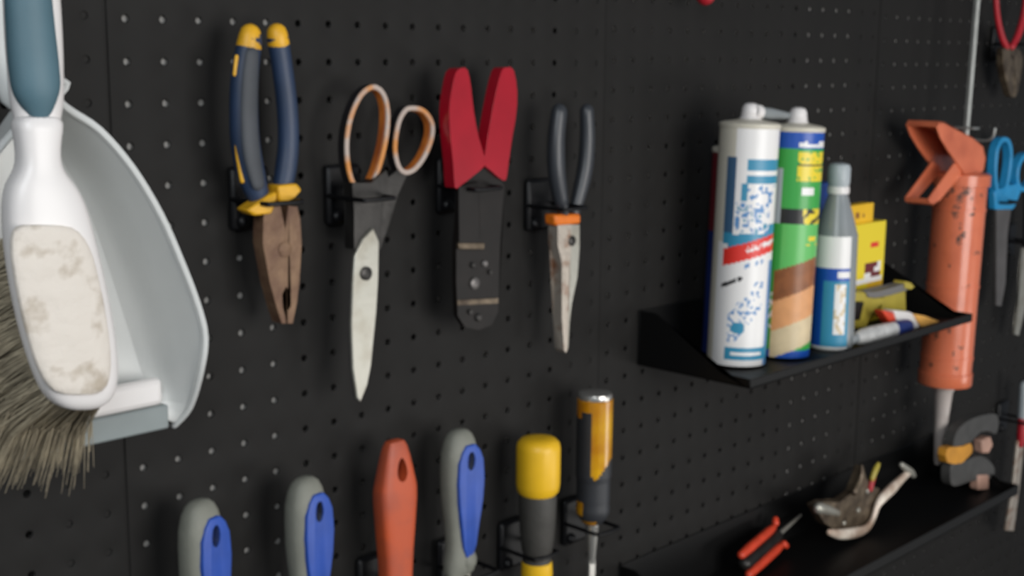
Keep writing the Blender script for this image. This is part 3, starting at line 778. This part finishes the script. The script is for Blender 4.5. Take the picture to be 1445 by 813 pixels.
# ------------------------------------------------------------------ caulking gun
GD = .052
pt = at(1359, 247, GD); pb_ = at(1335, 535, GD)
bx, bz0, bz1 = at(1333, 535, GD).x, pb_.z, pt.z
base = Vector((bx, -GD, bz0)); s = depth(at(1347, 400, GD))/F; r = 35.5*s; h = bz1 - bz0
t = thing('caulking_gun', 'orange caulking gun hanging nozzle down right of the shelf', 'caulking gun', base)
fd = CAM - base; fd.z = 0
random.seed(5)
mk = [(random.uniform(-.8, .9), random.uniform(.03, .97), random.uniform(.03, .10), random.uniform(.006, .02)) for _ in range(22)] + [(.22, .93, .16, .02), (-.1, .84, .14, .03), (.1, .70, .10, .02), (.0, .90, .1, .02)]
def gp(u, z):
    if u == 9: return 0
    q = z/h
    for a, b, c, d in mk:
        if ((u-a)/c)**2 + ((q-b)/d)**2 < 1 + .8*math.sin(u*60+q*300): return 1
    return 0
prof = [(r*.98, 0)] + [(r, h*i/120) for i in range(1, 121)]
bm = B(); add_lathe(bm, base, prof, 90, paint=gp, face=fd); brl = obj('barrel', bm, ['gun', 'gunmark'], t)
for q in (.12, .47, .84):
    bm = B(); add_lathe(bm, base, [(r*.99, h*q-.0015), (r*1.03, h*q-.0012), (r*1.03, h*q+.0012), (r*.99, h*q+.0015)], 48); obj('band', bm, 'gun', brl)
bm = B(); add_lathe(bm, base, [(r*.6, -.006), (r*1.0, -.005), (r*1.05, -.003), (r*1.05, .010), (r*.99, .011)], 48); obj('end_cap', bm, 'gun', t)
bm = B(); add_lathe(bm, base, [(r*.99, h-.012), (r*1.10, h-.011), (r*1.10, h+.001), (r*1.0, h+.003), (r*.4, h+.004)], 48); obj('rear_cap', bm, 'gun', t)
tipz = at(1324, 655, GD).z - bz0
bm = B(); add_lathe(bm, base, [(.0125, -.004), (.0125, -.010), (.0105, -.014), (.0088, -.035), (.0048, tipz+.004), (.0034, tipz)], 24); obj('nozzle', bm, 'nozzle', t)
# U channel handle and trigger: near cheek, far cheek and the spine that joins them
def channel(name, px, d0, w, spine):
    bm = B(); P = [at(x, y, d0) for x, y in px]
    add_prism(bm, P, (0, .0022, 0)); add_prism(bm, [p + Vector((0, w, 0)) for p in P], (0, .0022, 0))
    for i, j in spine:
        a, b = P[i], P[j]; n = (b-a).cross(Vector((0,1,0))).normalized()*.0020
        add_prism(bm, [a, b, b - n, a - n], (0, w, 0))
    return obj(name, bm, 'gun', t, bevel=.0005)
channel('handle', [(1316,182),(1320,175),(1328,176),(1345,184),(1368,195),(1383,206),(1387,222),(1384,240),(1374,252),(1360,250),(1346,232),(1332,214),(1322,198)], GD+.014, .034, [(0,1),(1,2),(2,3),(3,4),(4,5),(5,6)])
channel('trigger', [(1343,232),(1354,238),(1353,248),(1337,268),(1321,288),(1313,294),(1307,292),(1306,286),(1318,268)], GD+.012, .026, [(4,5),(5,6),(6,7)])
pr_ = at(1368, 195, GD); topp = at(1379, -30, GD)
bm = B(); add_lathe(bm, Vector((bx+.002, -GD, bz1 - .01)), [(.0036, 0), (.0036, topp.z - bz1 + .03)], 6); 
obj('plunger_rod', bm, 'rod', t, smooth=False)
bm = B(); add_box(bm, (bx - .004, -GD-.012, bz1+.052), (bx + .010, -GD+.012, bz1+.0545)); obj('release_plate', bm, 'rod', t, bevel=.0005)
t.rotation_euler = (0, .030, 0)
# wire hook that holds it
a = at(1383, 196, GD+.004)
t = thing('wire_hook', 'small steel wire hook behind the caulking gun rod', 'hook', Vector((a.x, 0, a.z)))
bm = B(); add_tube(bm, [Vector((a.x+.006, .001, a.z+.006)), Vector((a.x+.006, -.02, a.z+.004)), Vector((a.x+.006, -GD+.004, a.z-.002)), Vector((a.x+.006, -GD-.014, a.z)), Vector((a.x+.006, -GD-.018, a.z+.012))], [.0016]*5, n=10, up=Vector((1,0,0))); obj('wire', bm, 'rod', t)

# ------------------------------------------------------------------ spring clamp on the tray
CD = .072
t = thing('spring_clamp', 'dark grey spring clamp with amber grip at the right end of the tray', 'clamp', at(1370, 690, CD))
bm = plate([(1346,622),(1354,604),(1374,590),(1403,584),(1409,594),(1406,612),(1396,609),(1384,610),(1372,622),(1360,633),(1347,636)], CD+.006, .012, 3); obj('jaw', bm, 'clampgrey', t, bevel=.002)
bm = plate([(1346,650),(1358,652),(1372,646),(1386,644),(1398,652),(1404,664),(1397,676),(1372,679),(1352,686),(1343,684),(1341,668)], CD+.006, .012, 3); obj('jaw', bm, 'clampgrey', t, bevel=.002)
bm = plate([(1336,634),(1346,631),(1360,630),(1370,626),(1372,638),(1363,648),(1356,654),(1337,653)], CD+.008, .010, 2); obj('grip', bm, 'clampyellow', t, bevel=.003, label='amber yellow grip')
bm = plate([(1386,622),(1398,616),(1402,628),(1396,640),(1387,640)], CD+.003, .012); obj('pad', bm, 'pinkpad', t, bevel=.002)
bm = plate([(1381,671),(1396,670),(1396,692),(1381,692)], CD+.008, .012); obj('pad', bm, 'pinkpad', t, bevel=.002)

# ------------------------------------------------------------------ locking pliers in the tray
LD = .050
t = thing('locking_pliers', 'worn metal locking pliers leaning in the tray', 'locking pliers', at(1195, 758, LD))
bm = plate([(1150,714),(1163,708),(1185,709),(1205,694),(1213,674),(1218,658),(1222,674),(1229,685),(1241,690),(1241,705),(1233,725),(1222,742),(1200,747),(1180,749),(1163,738)], LD+.002, .010); obj('frame', bm, 'brasssteel', t, bevel=.002)
bm = B(); bar(bm, [(1170,751,9),(1185,754,15),(1205,752,16),(1222,746,12),(1232,732,9),(1238,714,11),(1246,702,15),(1258,690,16),(1272,676,12),(1282,667,10)], LD+.006, .8); obj('handle', bm, 'brightwarm', t)
bm = B(); bar(bm, [(1272,656,8),(1284,666,12),(1289,671,8)], LD+.006, .9); obj('adjusting_screw', bm, 'steel', t)
bm = B(); bar(bm, [(1155,717,17),(1166,719,15),(1182,724,9)], LD+.008, .8); obj('jaw', bm, 'steel', t)
bm = B(); bar(bm, [(1216,657,4),(1215,674,8),(1206,694,12)], LD+.003, .8); obj('lever', bm, 'brasssteel', t)
bm = B(); bar(bm, [(1239,656,8),(1235,664,10),(1231,675,9)], LD+.004, .8); obj('lever_tip', bm, 'olive', t, label='pale lever tip')
bm = B(); bar(bm, [(1232,673,10),(1228,690,9)], LD+.003, .8); obj('stop', bm, 'redpliers', t, label='small red stop')
for x, y, rr in ((1210,720,.003),(1223,693,.0026),(1190,738,.0024)):
    p = at(x, y, LD+.002); bm = B(); add_lathe(bm, p, [(rr, -.002), (rr, .0016), (rr*.6, .0024)], 14, Vector((0,-1,0))); obj('rivet', bm, 'steel', t)

# ------------------------------------------------------------------ red screwdriver in the tray
a = at(1050, 797, .034); b = at(1098, 755, .022); c = at(1130, 727, .012)
t = thing('screwdriver', 'thin screwdriver with ribbed red-orange handle lying in the tray', 'screwdriver', a)
ax = (b-a); L = ax.length; ax.normalize(); side = ax.cross(Vector((-.65,-.7,.2)).normalized()).normalized(); out = side.cross(ax).normalized()
if out.y > 0: out = -out
wd = rad(42, a)
bm = B(); add_tube(bm, [a + ax*L*.04, a + ax*L*.96], [wd*.50, wd*.44], n=14, up=out); core = obj('core', bm, 'darksteel', t)
for sg in (-1, 1):
    bm = B(); pts = [a + ax*L*f + side*sg*wd*.70 + out*.0015 for f in (0, .2, .4, .6, .8, .92)]
    add_tube(bm, pts, [wd*.28, wd*.33, wd*.33, wd*.32, wd*.30, wd*.24], n=14, up=out); obj('handle_flute', bm, 'redorange', core, label='red-orange handle rib')
    bm = B(); q = b + side*sg*wd*.80 + ax*L*.05; add_tube(bm, [q, q + side*sg*wd*.2 + ax*L*.03], [wd*.26, wd*.22], n=12, up=out); obj('guard', bm, 'redorange', core)
bm = B(); add_tube(bm, [b - ax*.01, b + (c-b)*.35, c], [.0030, .0022, .0014], n=10, sub=2, up=out); obj('shaft', bm, 'steel', t)

# ------------------------------------------------------------------ tools at the right edge
D = .026
t = thing('scissors', 'sky blue handled scissors hanging right of the caulking gun', 'scissors', at(1416, 300, D))
LB = [(1417,198),(1424,202),(1427,220),(1424,248),(1418,270),(1411,276),(1407,262),(1406,240),(1408,215),(1412,203)]
RB_ = [(1446,222),(1456,220),(1462,232),(1461,250),(1452,262),(1442,266),(1437,254),(1439,234)]
for Lp in (LB, RB_):
    bd = loop_band(Lp, D+.004, .012, .004)
    obj('handle_ring', bd(-.0022, .0042, -.001, .011), 'cyanblue', t, bevel=.0016)
bm = plate([(1404,270),(1424,262),(1440,258),(1441,272),(1434,290),(1430,296),(1405,296)], D+.004, .010); obj('handle_base', bm, 'cyanblue', t, bevel=.002)
bm = plate([(1406,294),(1427,294),(1422,330),(1419,400),(1413,432),(1406,431),(1406,380)], D+.003, .0024); obj('blade', bm, 'greysteel', t, bevel=.0005)
bm = plate([(1410,296),(1424,296),(1419,340),(1416,400),(1411,430),(1405,428),(1405,380)], D, .0024); obj('blade', bm, 'greysteel', t, bevel=.0005)

t = thing('pincers', 'small red-handled pincers hanging in the top right corner', 'pincers', at(1428, 72, D))
bm = B(); bar(bm, [(1404,-30,8),(1407,20,9),(1413,50,10),(1420,66,10)], D+.003, .9); obj('handle', bm, 'redpliers', t)
bm = B(); bar(bm, [(1450,-20,10),(1445,20,11),(1437,48,11),(1428,66,10)], D+.005, .9); obj('handle', bm, 'redpliers', t)
bm = plate([(1416,68),(1424,66),(1431,80),(1431,138),(1427,136),(1420,112),(1416,90)], D+.005, .009); obj('jaw', bm, 'brasssteel', t, bevel=.001)
bm = plate([(1425,66),(1438,68),(1444,80),(1442,104),(1436,132),(1432,138),(1432,80)], D+.005, .009); obj('jaw', bm, 'brasssteel', t, bevel=.001)

t = thing('chisel', 'narrow steel blade hanging at the right edge level with the shelf', 'chisel', at(1440, 420, D))
bm = plate([(1443,350),(1458,350),(1456,400),(1446,440),(1438,474),(1432,472),(1438,420)], D+.002, .003); obj('blade', bm, 'steel', t, bevel=.0006)
bm = B(); bar(bm, [(1452,270,15),(1452,310,17),(1450,350,14)], D+.002, .9); obj('handle', bm, 'charcoal', t)

t = thing('screwdriver', 'long pale-shafted screwdriver with red collar at the right edge beside the tray', 'screwdriver', at(1436, 640, D))
bm = B(); bar(bm, [(1446,545,16),(1445,575,18),(1443,600,16)], D+.004, .9); obj('handle', bm, 'capgrey', t)
bm = B(); bar(bm, [(1443,592,15),(1440,626,12)], D+.004, .9); obj('collar', bm, 'redpliers', t)
bm = plate([(1437,622),(1446,622),(1439,690),(1431,750),(1420,749),(1430,690)], D+.004, .004); obj('shaft', bm, 'rustedsteel', t, bevel=.001)

# red tipped tool whose end shows at the top
p = at(995, 7, .03); 
t = thing('file', 'red handle end reaching down into view at the top edge', 'file', p)
bm = B(); add_tube(bm, [p + Vector((0,0,.008)), p + Vector((0,0,.05)), p + Vector((0,0,.10))], [.0085, .0105, .008], n=18); obj('handle', bm, 'redpliers', t)
bm = B(); add_box(bm, p + Vector((-.007, -.002, .10)), p + Vector((.007, .002, .25))); obj('blade', bm, 'darksteel', t, bevel=.001)

# ------------------------------------------------------------------ light
def area(name, loc, target, sx, sy, power, col=(1,1,1)):
    l = bpy.data.lights.new(name, 'AREA'); l.shape = 'RECTANGLE'; l.size = sx; l.size_y = sy; l.energy = power; l.color = col
    o = bpy.data.objects.new(name, l); COL.objects.link(o); o.location = loc
    o.rotation_euler = (Vector(target) - Vector(loc)).to_track_quat('-Z', 'Y').to_euler(); return o
area('daylight_opening', (.40, -1.65, ZO - .12), (.40, 0, ZO - .25), 1.0, .9, 19, (1, .98, .95))
area('pan_fill', (-.85, -1.05, ZO + .45), (.05, 0, ZO - .15), 0.6, 0.6, 9, (.92, .97, 1))  # added fill lamp brightening the dustpan and brush, no known source
area('low_sheen_fill', (1.9, -1.9, ZO - 1.0), (.4, 0, ZO - .4), .9, .7, 9, (1, .98, .95))  # added low lamp for sheen on the lower middle board, no known source
w = bpy.data.worlds.new('world'); scn.world = w; w.use_nodes = True
w.node_tree.nodes['Background'].inputs['Color'].default_value = (.80, .88, 1, 1)
w.node_tree.nodes['Background'].inputs['Strength'].default_value = .20

scn.view_settings.view_transform = 'Standard'; scn.view_settings.look = 'None'
scn.view_settings.gamma = 1; scn.view_settings.exposure = 0; scn.view_settings.use_curve_mapping = False
